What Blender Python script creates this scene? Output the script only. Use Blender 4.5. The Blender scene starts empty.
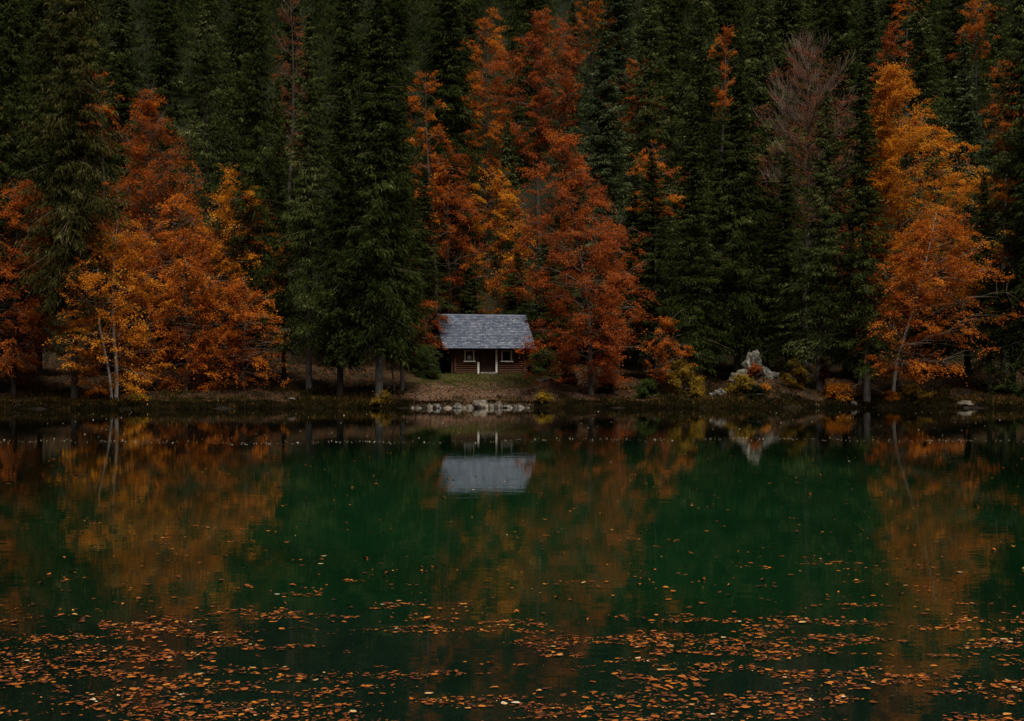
import bpy, math, random
import numpy as np
from mathutils import Vector, noise as mn

F = 1400.0; HC = 2.36; HOR = 370.0          # focal length in pixels, eye height, horizon row
PI = math.pi
scn = bpy.context.scene
col = bpy.data.collections.new('lake'); scn.collection.children.link(col)

# ------------------------------------------------------------------ helpers
def link(o, parent=None):
    col.objects.link(o)
    if parent is not None: o.parent = parent
    return o

def tag(o, label=None, cat=None, group=None, kind=None):
    if label: o['label'] = label
    if cat: o['category'] = cat
    if group: o['group'] = group
    if kind: o['kind'] = kind
    return o

def empty(name, loc, rz=0.0):
    o = bpy.data.objects.new(name, None); o.empty_display_size = 0.3
    o.location = loc; o.rotation_euler = (0, 0, rz)
    return link(o)

def mesh_np(name, V, faces_list, mats, smooth=False):
    """V (N,3); faces_list: list of (F array (n,k), material index)."""
    me = bpy.data.meshes.new(name)
    V = np.asarray(V, dtype=np.float32)
    me.vertices.add(len(V)); me.vertices.foreach_set('co', V.ravel())
    nl = sum(f.size for f, _ in faces_list); nf = sum(len(f) for f, _ in faces_list)
    me.loops.add(nl); me.polygons.add(nf)
    vi = np.concatenate([f.ravel() for f, _ in faces_list]).astype(np.int32)
    tot = np.concatenate([np.full(len(f), f.shape[1]) for f, _ in faces_list]).astype(np.int32)
    st = np.concatenate([[0], np.cumsum(tot)[:-1]]).astype(np.int32)
    mi = np.concatenate([np.full(len(f), m) for f, m in faces_list]).astype(np.int32)
    me.loops.foreach_set('vertex_index', vi)
    me.polygons.foreach_set('loop_start', st)
    me.polygons.foreach_set('material_index', mi)
    if smooth: me.polygons.foreach_set('use_smooth', np.ones(nf, dtype=bool))
    for m in mats: me.materials.append(m)
    me.update(calc_edges=True); me.validate()
    return me

class MB:
    """collects polygons of any size into one mesh"""
    def __init__(s): s.v = []; s.f = []; s.m = []
    def add(s, V, Fs, m=0):
        b = len(s.v); s.v += [tuple(p) for p in V]
        s.f += [tuple(i + b for i in f) for f in Fs]; s.m += [m] * len(Fs)
    def box(s, x0, x1, y0, y1, z0, z1, m=0):
        s.add([(x0,y0,z0),(x1,y0,z0),(x1,y1,z0),(x0,y1,z0),(x0,y0,z1),(x1,y0,z1),(x1,y1,z1),(x0,y1,z1)],
              [(0,3,2,1),(4,5,6,7),(0,1,5,4),(1,2,6,5),(2,3,7,6),(3,0,4,7)], m)
    def obox(s, o, a, b, c, m=0):
        o, a, b, c = map(Vector, (o, a, b, c))
        s.add([o, o+a, o+a+b, o+b, o+c, o+a+c, o+a+b+c, o+b+c],
              [(0,3,2,1),(4,5,6,7),(0,1,5,4),(1,2,6,5),(2,3,7,6),(3,0,4,7)], m)
    def tube(s, p, q, r0, r1=None, n=8, m=0):
        p, q = Vector(p), Vector(q); r1 = r0 if r1 is None else r1
        d = (q - p).normalized(); u = d.orthogonal().normalized(); w = d.cross(u)
        V = [p + (u*math.cos(2*PI*i/n) + w*math.sin(2*PI*i/n))*r0 for i in range(n)] + \
            [q + (u*math.cos(2*PI*i/n) + w*math.sin(2*PI*i/n))*r1 for i in range(n)]
        s.add(V, [(i, (i+1) % n, n+(i+1) % n, n+i) for i in range(n)] + [tuple(range(n))[::-1], tuple(range(n, 2*n))], m)
    def build(s, name, mats, parent=None, smooth=False, bevel=0):
        me = bpy.data.meshes.new(name); me.from_pydata(s.v, [], s.f)
        for m in (mats if isinstance(mats, (list, tuple)) else [mats]): me.materials.append(m)
        me.polygons.foreach_set('material_index', s.m)
        if smooth: me.polygons.foreach_set('use_smooth', [True]*len(s.f))
        me.update()
        o = link(bpy.data.objects.new(name, me), parent)
        if bevel:
            b = o.modifiers.new('bevel', 'BEVEL'); b.width = bevel; b.segments = 2; b.limit_method = 'ANGLE'
        return o

# ------------------------------------------------------------------ terrain
def sm(t):
    t = np.clip(t, 0, 1); return t*t*(3-2*t)
def shore(x):
    x = np.asarray(x, float)
    return 87.0 - 2.6*sm((-x-8)/14) + .45*np.sin(.35*x+.6) + .22*np.sin(1.1*x+2) + .10*np.sin(2.7*x) + 5*sm((np.abs(x)-60)/60)*0
CAB = (-3.98, 99.4)
def ground(x, y):
    x = np.asarray(x, float); y = np.asarray(y, float)
    d = y - shore(x)
    lump = .10*np.sin(.9*x+.4*y) + .08*np.sin(1.7*y-.6*x+1) + .05*np.sin(3.1*x+2.3*y)
    z = .22*sm(d/.5) + .142*np.clip(d, 0, 19) + .56*np.clip(d-19, 0, None) + lump*sm(d/3)*(1+.5*np.clip(d-19,0,20)/10)
    # cabin terrace
    w = sm(1 - (np.hypot((x+1.4)*.8, y-101.6)-3.0)/2.6)
    z = z*(1-w) + 2.05*w
    z = z + .35*sm(1-np.hypot(x-2.6, (y-93.0))/2.2)          # low hump beside the path
    z = z + 1.0*sm(1-np.hypot((x-17)*.6, y-90.5)/3.4)        # outcrop mound
    bed = np.maximum(d*.35, -3.0)
    near = sm((6 - y)/8)
    bed = bed*(1-near) + .7*near
    z = np.where(d > 0, z, bed)
    return z + .80*np.clip(-18-y, 0, 200) + .45*np.clip(np.abs(x)-150, 0, 250)  # unseen rising slopes behind camera and at sides, added to block low sky light
def gz(x, y): return float(ground(x, y))
def X(px, Y): return (px-512.0)*Y/F
def Z(py, Y): return HC + (HOR-py)*Y/F

# ------------------------------------------------------------------ materials
class NT:
    def __init__(s, name):
        s.m = bpy.data.materials.new(name); s.m.use_nodes = True
        s.t = s.m.node_tree; s.t.nodes.clear()
        s.out = s.n('ShaderNodeOutputMaterial')
    def n(s, typ, **kw):
        nd = s.t.nodes.new(typ)
        for k, v in kw.items():
            if k.startswith('i_'):
                nd.inputs[int(k[2:]) if k[2:].isdigit() else k[2:].replace('_', ' ')].default_value = v
            else: setattr(nd, k, v)
        return nd
    def l(s, a, b): s.t.links.new(a, b)
    def noise(s, scale, detail=3, vec=None, rough=.55):
        nd = s.n('ShaderNodeTexNoise'); nd.inputs['Scale'].default_value = scale
        nd.inputs['Detail'].default_value = detail; nd.inputs['Roughness'].default_value = rough
        if vec: s.l(vec, nd.inputs['Vector'])
        return nd.outputs['Fac']
    def math(s, op, a, b=None):
        nd = s.n('ShaderNodeMath', operation=op)
        for i, v in enumerate((a, b)):
            if v is None: continue
            if isinstance(v, (int, float)): nd.inputs[i].default_value = v
            else: s.l(v, nd.inputs[i])
        return nd.outputs[0]
    def ramp(s, fac, stops):
        nd = s.n('ShaderNodeValToRGB'); e = nd.color_ramp.elements
        while len(e) < len(stops): e.new(.5)
        for k, (p, c) in enumerate(stops): e[k].position = p; e[k].color = (*c, 1)
        s.l(fac, nd.inputs[0]); return nd.outputs[0]

def leaf_mat(name, stops, wn=.62, nscale=.45, trans=.45):
    t = NT(name)
    tc = t.n('ShaderNodeTexCoord'); ge = t.n('ShaderNodeNewGeometry')
    nz = t.noise(nscale, 2, tc.outputs['Object'])
    nzc = t.math('MULTIPLY', t.math('SUBTRACT', nz, .5), 2.5)
    f = t.math('ADD', t.math('MULTIPLY', nzc, wn), t.math('ADD', t.math('MULTIPLY', ge.outputs['Random Per Island'], 1-wn), .5*wn))
    c = t.ramp(f, stops)
    d = t.n('ShaderNodeBsdfDiffuse'); tr = t.n('ShaderNodeBsdfTranslucent'); mx = t.n('ShaderNodeMixShader')
    t.l(c, d.inputs[0]); t.l(c, tr.inputs[0]); mx.inputs[0].default_value = trans
    t.l(d.outputs[0], mx.inputs[1]); t.l(tr.outputs[0], mx.inputs[2]); t.l(mx.outputs[0], t.out.inputs[0])
    return t.m

def rough_mat(name, stops, scale=4, rough=.85, bump=.3, bscale=None, coord='Object', stretch=(1,1,1), detail=5, island=0.0, spec=.3):
    t = NT(name)
    tc = t.n('ShaderNodeTexCoord'); mp = t.n('ShaderNodeMapping'); mp.inputs['Scale'].default_value = stretch
    t.l(tc.outputs[coord], mp.inputs[0]); v = mp.outputs[0]
    f = t.noise(scale, detail, v)
    f = t.math('ADD', t.math('MULTIPLY', t.math('SUBTRACT', f, .5), 1.6), .5)
    if island:
        ge = t.n('ShaderNodeNewGeometry')
        f = t.math('ADD', t.math('MULTIPLY', f, 1-island), t.math('MULTIPLY', ge.outputs['Random Per Island'], island))
    p = t.n('ShaderNodeBsdfPrincipled'); p.inputs['Roughness'].default_value = rough
    p.inputs['Specular IOR Level'].default_value = spec
    t.l(t.ramp(f, stops), p.inputs['Base Color'])
    if bump:
        b = t.n('ShaderNodeBump'); b.inputs['Strength'].default_value = bump; b.inputs['Distance'].default_value = .05
        t.l(t.noise(bscale or scale*3, 4, v), b.inputs['Height']); t.l(b.outputs[0], p.inputs['Normal'])
    t.l(p.outputs[0], t.out.inputs[0])
    return t.m

M = {}
# needles
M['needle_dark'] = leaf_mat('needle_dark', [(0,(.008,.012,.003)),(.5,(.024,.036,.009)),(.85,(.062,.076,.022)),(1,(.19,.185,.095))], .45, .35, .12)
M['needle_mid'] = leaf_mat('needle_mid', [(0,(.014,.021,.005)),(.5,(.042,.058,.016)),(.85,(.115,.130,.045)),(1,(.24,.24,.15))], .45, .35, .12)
M['needle_olive'] = leaf_mat('needle_olive', [(0,(.014,.016,.005)),(.5,(.042,.042,.013)),(.85,(.090,.080,.028)),(1,(.19,.17,.08))], .45, .35, .12)
M['needle_blue'] = leaf_mat('needle_blue', [(0,(.014,.024,.014)),(.5,(.042,.062,.026)),(.85,(.115,.135,.062)),(1,(.24,.26,.19))], .45, .35, .12)
# autumn leaves
M['leaf_orange'] = leaf_mat('leaf_orange', [(0,(.11,.034,.014)),(.35,(.35,.092,.016)),(.65,(.58,.180,.022)),(1,(.72,.30,.03))])
M['leaf_gold'] = leaf_mat('leaf_gold', [(0,(.15,.052,.014)),(.35,(.46,.145,.016)),(.7,(.68,.28,.022)),(1,(.74,.42,.04))])
M['leaf_rust'] = leaf_mat('leaf_rust', [(0,(.12,.036,.016)),(.4,(.28,.072,.018)),(.75,(.45,.120,.018)),(1,(.62,.21,.022))])
M['leaf_red'] = leaf_mat('leaf_red', [(0,(.10,.032,.018)),(.4,(.29,.072,.022)),(.75,(.48,.125,.025)),(1,(.62,.21,.03))])
M['leaf_brown'] = leaf_mat('leaf_brown', [(0,(.11,.045,.030)),(.45,(.20,.070,.036)),(.8,(.33,.095,.035)),(1,(.46,.15,.03))])
M['leaf_yellow'] = leaf_mat('leaf_yellow', [(0,(.05,.045,.012)),(.35,(.16,.11,.02)),(.7,(.42,.27,.03)),(1,(.62,.42,.06))], .5, 2.0)
M['leaf_green'] = leaf_mat('leaf_green', [(0,(.020,.036,.012)),(.5,(.050,.085,.022)),(1,(.14,.16,.04))], .5, 2.0)
M['leaf_deep'] = leaf_mat('leaf_deep', [(0,(.008,.012,.006)),(.5,(.016,.022,.010)),(1,(.03,.035,.016))], .5, 2.0)
# bark
M['bark_spruce'] = rough_mat('bark_spruce', [(0,(.022,.018,.014)),(.5,(.050,.042,.035)),(1,(.11,.098,.086))], 3, .9, .6, 10, stretch=(1,1,.25))
M['bark_dark'] = rough_mat('bark_dark', [(0,(.03,.026,.024)),(.5,(.075,.068,.062)),(1,(.14,.13,.12))], 3, .9, .5, 9, stretch=(1,1,.3))  # on set-back trees the dark tone stands in for shade among other crowns
M['bark_grey'] = rough_mat('bark_grey', [(0,(.06,.055,.05)),(.5,(.14,.13,.12)),(1,(.27,.25,.24))], 2.5, .85, .4, 9, stretch=(1,1,.35))
M['bark_pale'] = rough_mat('bark_pale', [(0,(.07,.065,.06)),(.4,(.34,.33,.31)),(1,(.60,.58,.55))], 2.2, .8, .3, 9, stretch=(1,1,.6))
M['twig_purple'] = rough_mat('twig_purple', [(0,(.07,.045,.036)),(.5,(.16,.108,.088)),(1,(.28,.20,.165))], 1.2, .85, 0)
M['twig_brown'] = rough_mat('twig_brown', [(0,(.06,.045,.035)),(.5,(.14,.105,.08)),(1,(.26,.2,.16))], 1.2, .85, 0)
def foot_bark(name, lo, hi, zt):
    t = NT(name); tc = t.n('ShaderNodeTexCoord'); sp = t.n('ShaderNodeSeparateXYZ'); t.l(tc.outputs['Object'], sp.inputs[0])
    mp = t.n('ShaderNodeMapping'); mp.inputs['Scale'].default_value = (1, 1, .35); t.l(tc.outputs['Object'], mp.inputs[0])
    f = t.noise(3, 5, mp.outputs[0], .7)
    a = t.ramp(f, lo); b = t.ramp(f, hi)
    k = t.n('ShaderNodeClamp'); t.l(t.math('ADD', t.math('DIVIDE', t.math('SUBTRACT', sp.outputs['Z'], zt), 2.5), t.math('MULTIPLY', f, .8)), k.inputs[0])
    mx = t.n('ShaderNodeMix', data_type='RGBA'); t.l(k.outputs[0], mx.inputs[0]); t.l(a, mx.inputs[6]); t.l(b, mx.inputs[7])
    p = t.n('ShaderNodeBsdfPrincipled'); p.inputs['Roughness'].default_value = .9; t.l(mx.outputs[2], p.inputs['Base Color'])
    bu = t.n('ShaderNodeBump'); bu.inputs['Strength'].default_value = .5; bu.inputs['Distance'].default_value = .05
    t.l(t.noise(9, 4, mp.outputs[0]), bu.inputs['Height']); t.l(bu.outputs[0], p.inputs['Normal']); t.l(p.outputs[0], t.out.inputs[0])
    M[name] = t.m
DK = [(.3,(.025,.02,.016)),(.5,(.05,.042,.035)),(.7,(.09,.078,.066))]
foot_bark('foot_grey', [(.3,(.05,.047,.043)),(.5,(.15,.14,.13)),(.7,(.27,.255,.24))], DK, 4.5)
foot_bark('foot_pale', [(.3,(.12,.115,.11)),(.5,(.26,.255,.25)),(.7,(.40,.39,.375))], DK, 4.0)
# rock
M['rock_pale'] = rough_mat('rock_pale', [(.2,(.03,.03,.022)),(.45,(.07,.066,.055)),(.62,(.15,.143,.13)),(1,(.42,.41,.39))], 5.5, .85, .7, 9)
M['rock_brown'] = rough_mat('rock_brown', [(.2,(.03,.025,.018)),(.42,(.09,.075,.062)),(.65,(.18,.15,.13)),(1,(.32,.28,.25))], 3, .85, .7, 9)

# ------------------------------------------------------------------ ground sheet
def ground_mat():
    t = NT('forest_floor')
    ge = t.n('ShaderNodeNewGeometry'); pos = ge.outputs['Position']
    sp = t.n('ShaderNodeSeparateXYZ'); t.l(pos, sp.inputs[0])
    base = t.ramp(t.noise(1.3, 6, pos, .7), [(.25,(.012,.011,.007)),(.45,(.030,.022,.013)),(.6,(.060,.034,.018)),(.78,(.11,.055,.026))])
    fine = t.noise(9, 4, pos, .7)
    pink = t.ramp(fine, [(.3,(.05,.032,.020)),(.5,(.13,.080,.055)),(.7,(.24,.15,.115))])
    grass = t.ramp(fine, [(.3,(.03,.035,.012)),(.5,(.085,.085,.028)),(.7,(.17,.14,.055))])
    # the cleared slope in front of the cabin
    def bell(v, c, w):
        a = t.math('ABSOLUTE', t.math('SUBTRACT', v, c)); r = t.math('SUBTRACT', 1, t.math('DIVIDE', a, w))
        nd = t.n('ShaderNodeClamp'); t.l(t.math('MULTIPLY', r, 3), nd.inputs[0]); return nd.outputs[0]
    wob = t.math('MULTIPLY', t.math('SUBTRACT', t.noise(.5, 3, pos), .5), 5)
    yy = t.math('ADD', sp.outputs['Y'], wob); xx = t.math('ADD', sp.outputs['X'], wob)
    m1 = t.math('MULTIPLY', bell(xx, -.6, 8.5), bell(yy, 93.6, 6.8))
    m2 = t.math('MULTIPLY', bell(xx, -2.4, 5.4), bell(yy, 97.6, 2.6))
    mixa = t.n('ShaderNodeMix', data_type='RGBA'); t.l(m1, mixa.inputs[0]); t.l(base, mixa.inputs[6]); t.l(pink, mixa.inputs[7])
    mixb = t.n('ShaderNodeMix', data_type='RGBA'); t.l(m2, mixb.inputs[0]); t.l(mixa.outputs[2], mixb.inputs[6]); t.l(grass, mixb.inputs[7])
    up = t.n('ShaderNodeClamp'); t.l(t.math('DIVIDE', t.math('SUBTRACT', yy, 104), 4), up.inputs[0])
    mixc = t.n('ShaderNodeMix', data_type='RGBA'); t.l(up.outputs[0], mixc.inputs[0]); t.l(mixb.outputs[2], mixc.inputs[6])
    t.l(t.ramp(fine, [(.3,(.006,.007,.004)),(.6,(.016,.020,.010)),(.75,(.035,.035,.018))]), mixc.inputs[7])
    p = t.n('ShaderNodeBsdfPrincipled'); p.inputs['Roughness'].default_value = .95; p.inputs['Specular IOR Level'].default_value = .1
    wet = t.n('ShaderNodeClamp'); t.l(t.math('DIVIDE', t.math('SUBTRACT', .42, t.math('ADD', sp.outputs['Z'], t.math('MULTIPLY', fine, .25))), .2), wet.inputs[0])
    mixd = t.n('ShaderNodeMix', data_type='RGBA'); t.l(wet.outputs[0], mixd.inputs[0]); t.l(mixc.outputs[2], mixd.inputs[6]); mixd.inputs[7].default_value = (.014,.011,.008,1)
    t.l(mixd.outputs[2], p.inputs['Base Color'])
    b = t.n('ShaderNodeBump'); b.inputs['Strength'].default_value = .8; b.inputs['Distance'].default_value = .08
    t.l(fine, b.inputs['Height']); t.l(b.outputs[0], p.inputs['Normal'])
    t.l(p.outputs[0], t.out.inputs[0]); return t.m

def grid_mesh(name, xs, ys, zf, mat, smooth=True):
    XX, YY = np.meshgrid(xs, ys); ZZ = zf(XX, YY)
    V = np.stack([XX.ravel(), YY.ravel(), ZZ.ravel()], 1)
    nx, ny = len(xs), len(ys)
    i = np.arange(ny-1)[:, None]*nx + np.arange(nx-1)[None, :]
    Fq = np.stack([i, i+1, i+1+nx, i+nx], -1).reshape(-1, 4)
    return mesh_np(name, V, [(Fq, 0)], [mat], smooth)
xs = np.concatenate([np.linspace(-420, -60, 40)[:-1], np.linspace(-60, 60, 320), np.linspace(60, 420, 40)[1:]])
ys = np.concatenate([np.linspace(-320, 80, 90)[:-1], np.linspace(80, 112, 150)[:-1], np.linspace(112, 420, 80)])
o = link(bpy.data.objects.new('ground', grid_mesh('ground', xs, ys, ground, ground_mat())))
tag(o, kind='structure')

# ------------------------------------------------------------------ water
def water_mat():
    t = NT('lake_water')
    ge = t.n('ShaderNodeNewGeometry'); pos = ge.outputs['Position']
    sp = t.n('ShaderNodeSeparateXYZ'); t.l(pos, sp.inputs[0])
    # deep emerald in the middle of the lake, dark silty shallows at both shores
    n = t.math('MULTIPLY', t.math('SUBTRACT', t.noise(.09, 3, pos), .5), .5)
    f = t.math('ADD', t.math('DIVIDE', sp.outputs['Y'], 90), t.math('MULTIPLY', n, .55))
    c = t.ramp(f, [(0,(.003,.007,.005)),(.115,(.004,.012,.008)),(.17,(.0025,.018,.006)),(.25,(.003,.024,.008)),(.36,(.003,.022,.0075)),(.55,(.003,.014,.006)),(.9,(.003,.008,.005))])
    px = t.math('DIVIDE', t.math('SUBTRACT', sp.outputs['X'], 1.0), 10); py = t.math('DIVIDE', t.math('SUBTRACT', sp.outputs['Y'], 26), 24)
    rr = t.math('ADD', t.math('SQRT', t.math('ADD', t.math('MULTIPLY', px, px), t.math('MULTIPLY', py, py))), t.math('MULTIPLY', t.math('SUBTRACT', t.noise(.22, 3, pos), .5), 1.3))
    side_dark = t.n('ShaderNodeMapRange'); side_dark.inputs[1].default_value = .45; side_dark.inputs[2].default_value = 1.25; side_dark.inputs[3].default_value = 1; side_dark.inputs[4].default_value = .22  # dark tree reflections put into the water colour away from the middle
    t.l(rr, side_dark.inputs[0])
    sc = t.n('ShaderNodeVectorMath', operation='SCALE'); t.l(c, sc.inputs[0]); t.l(side_dark.outputs[0], sc.inputs['Scale']); c = sc.outputs[0]
    mp = t.n('ShaderNodeMapping'); mp.inputs['Scale'].default_value = (.55, 1.0, 1); t.l(pos, mp.inputs[0])
    h = t.math('ADD', t.math('MULTIPLY', t.noise(2.2, 2, mp.outputs[0]), 1.0), t.math('MULTIPLY', t.noise(9, 2, mp.outputs[0]), .18))
    b = t.n('ShaderNodeBump'); b.inputs['Strength'].default_value = 1.0
    b.inputs['Distance'].default_value = .0014
    t.l(h, b.inputs['Height'])
    p = t.n('ShaderNodeBsdfPrincipled'); p.inputs['Roughness'].default_value = .015; p.inputs['IOR'].default_value = 1.36
    t.l(c, p.inputs['Base Color']); t.l(b.outputs[0], p.inputs['Normal']); t.l(p.outputs[0], t.out.inputs[0])
    return t.m
o = link(bpy.data.objects.new('water', grid_mesh('water', np.linspace(-420, 420, 30), np.linspace(-50, 92, 30), lambda x, y: x*0, water_mat())))
tag(o, kind='structure')

# ------------------------------------------------------------------ foliage generators
rng = np.random.default_rng(7)
def kites(C, D, N, ln, wd):
    """leaf kites: centre C, axis D, normal N (arrays), length, width -> verts (n,4,3)"""
    D = D/np.linalg.norm(D, axis=1, keepdims=True)
    S = np.cross(D, N); S /= (np.linalg.norm(S, axis=1, keepdims=True)+1e-9)
    ln = ln[:, None]; wd = wd[:, None]
    a = C - D*ln*.5; c = C + D*ln*.5; b = C - D*ln*.08 + S*wd*.5; d = C - D*ln*.08 - S*wd*.5
    return np.stack([a, b, c, d], 1)

class Tubes:
    """many tapering branches, 3..8 sided, in one mesh"""
    def __init__(s): s.V = []; s.F = []; s.n = 0
    def add(s, P, R, k=4):
        P = np.asarray(P, float); R = np.asarray(R, float)
        T = np.gradient(P, axis=0); T /= (np.linalg.norm(T, axis=1, keepdims=True)+1e-9)
        ref = np.array([1., 0, 0]) if abs(T[0][0]) < .8 else np.array([0, 1., 0])
        U = np.cross(T, ref); U /= (np.linalg.norm(U, axis=1, keepdims=True)+1e-9); W = np.cross(T, U)
        a = np.arange(k)*2*PI/k
        V = P[:, None] + R[:, None, None]*(U[:, None]*np.cos(a)[None, :, None] + W[:, None]*np.sin(a)[None, :, None])
        m = len(P); i = np.arange(m-1)[:, None]*k + np.arange(k)[None]
        j = np.arange(m-1)[:, None]*k + (np.arange(k)[None]+1) % k
        s.F.append(np.stack([i, j, j+k, i+k], -1).reshape(-1, 4)+s.n); s.V.append(V.reshape(-1, 3)); s.n += m*k
    def mesh(s, name, mat):
        return mesh_np(name, np.concatenate(s.V), [(np.concatenate(s.F), 0)], [mat], True)

def trunk_path(H, dx, r, wob=.12, n=14):
    z = np.linspace(-.35, H, n); t = np.clip(z/H, 0, 1)
    p1, p2 = r.uniform(0, 6, 2)
    x = dx*t**1.3 + wob*np.sin(t*5+p1)*np.minimum(1, t*4); y = wob*np.sin(t*4.3+p2)*np.minimum(1, t*4)
    return np.stack([x, y, z], 1)

def make_spruce(seed, H, R, cb, droop=.35, fill=1.0, shape=.8, dead=18, mat='needle_dark', bark='bark_spruce', slen=1.0):
    """returns (trunk mesh, crown mesh)"""
    r = np.random.default_rng(seed)
    tb = Tubes(); path = trunk_path(H, 0, r, .07, 18)
    t = np.clip(path[:, 2]/H, 0, 1)
    r0 = .0072*H + .03
    rad = r0*(1-t)**.85 + .012; rad[0] *= 1.2
    tb.add(path, rad, 8)
    for _ in range(dead):                       # short dead sticks under the crown
        z = r.uniform(.25, 1.25)*cb*H + .3; a = r.uniform(0, 2*PI); L = r.uniform(.4, 1.6)
        s = np.linspace(0, 1, 4)[:, None]; d = np.array([math.cos(a), math.sin(a), -.12])
        tb.add(np.array([0, 0, z]) + d*L*s + np.array([0, 0, -.25*L])*s**2, np.array([.02, .014, .009, .004]), 3)
    Cs, Ds, Ns, Ls, Ws = [], [], [], [], []
    bt = Tubes()
    z = cb*H
    ph = r.uniform(0, 6)
    while z < H-.12:
        t = (z-cb*H)/(H-cb*H)
        prof = (1-t)**shape*(.72+.28*min(1, t/.12))
        nb = int(r.integers(5, 8))
        for i in range(nb):
            if r.random() < .12: continue
            a = r.uniform(0, 2*PI)
            L = R*prof*r.uniform(.45, 1.12)*(1+.18*math.sin(3*a+ph+z*.25)+.14*math.sin(2*a-z*.9+ph)) + .12
            zz = z + r.uniform(-.22, .22)
            up = .35*t + r.uniform(-.05, .12) - .12*(1-t)
            dr = droop*r.uniform(.45, 1.5)*(1.1-t*.7)
            n = max(5, int(L*29*fill*(1.0 if H > 16 else 1.5)))
            s = r.random(n)**.75; s = .06 + .94*s
            u = r.uniform(-1, 1, n)
            lat = u*(.34*L*(1.08-s)**.8*np.minimum(1, s*3)+.07)
            rad_ = L*s
            zc = L*(up*s - dr*s**2 + .42*dr*s**3.2)
            hang = r.random(n)**1.4*(.20+.55*(1-t))*slen*np.minimum(1, .35+L/3)
            ca, sa = math.cos(a), math.sin(a)
            x = rad_*ca - lat*sa; y = rad_*sa + lat*ca
            C = np.stack([x, y, zz+zc-hang*.55-np.abs(lat)*.12], 1)
            sg = np.sign(u)
            # spray axis: forward and sideways, bending down
            fw = r.uniform(.35, 1.0, n); sd = sg*r.uniform(.15, .9, n); dn = -r.uniform(.1, .75, n) - hang*1.6
            D = np.stack([fw*ca - sd*sa, fw*sa + sd*ca, dn], 1)
            N = np.stack([r.normal(0, .7, n), r.normal(0, .7, n), np.ones(n)], 1)
            Cs.append(C); Ds.append(D); Ns.append(N)
            Ls.append(r.uniform(.15, .40, n)*slen*(.75 if H < 16 else 1)); Ws.append(r.uniform(.032, .085, n)*(.8 if H < 16 else 1))
            if L > .8 and r.random() < .12:
                ss = np.linspace(0, 1, 5)
                bt.add(np.stack([L*ss*ca, L*ss*sa, zz + L*(up*ss - dr*ss**2 + .42*dr*ss**3.2)], 1)*1.0, np.array([.035, .028, .02, .012, .004]), 3)
        z += r.uniform(.15, .27)*(1 if H > 16 else .62)*(1-.35*t)
    K = kites(np.concatenate(Cs), np.concatenate(Ds), np.concatenate(Ns), np.concatenate(Ls), np.concatenate(Ws))
    nk = len(K); V = K.reshape(-1, 3)
    Fk = np.arange(nk*4).reshape(-1, 4)
    V2 = np.concatenate(bt.V); F2 = np.concatenate(bt.F)+len(V)
    crown = mesh_np('spruce_crown', np.concatenate([V, V2]), [(Fk, 0), (F2, 1)], [M[mat], M['twig_brown']])
    return tb.mesh('spruce_trunk', M[bark]), crown, H, R

def env_r(t, a, rl, rr, prof):
    s = np.interp(t, [p[0] for p in prof], [p[1] for p in prof])
    w = .5+.5*math.cos(a)
    return s*(rl*(1-w)+rr*w)
PROF = [(0, .50), (.12, .86), (.35, 1.0), (.6, .94), (.8, .74), (.93, .46), (1, .14)]
PROF_OVAL = [(0, .35), (.15, .7), (.45, 1.0), (.7, .95), (.88, .62), (1, .1)]
PROF_WIDE = [(0, .62), (.15, .95), (.35, 1.0), (.6, .9), (.82, .62), (1, .12)]

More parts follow.
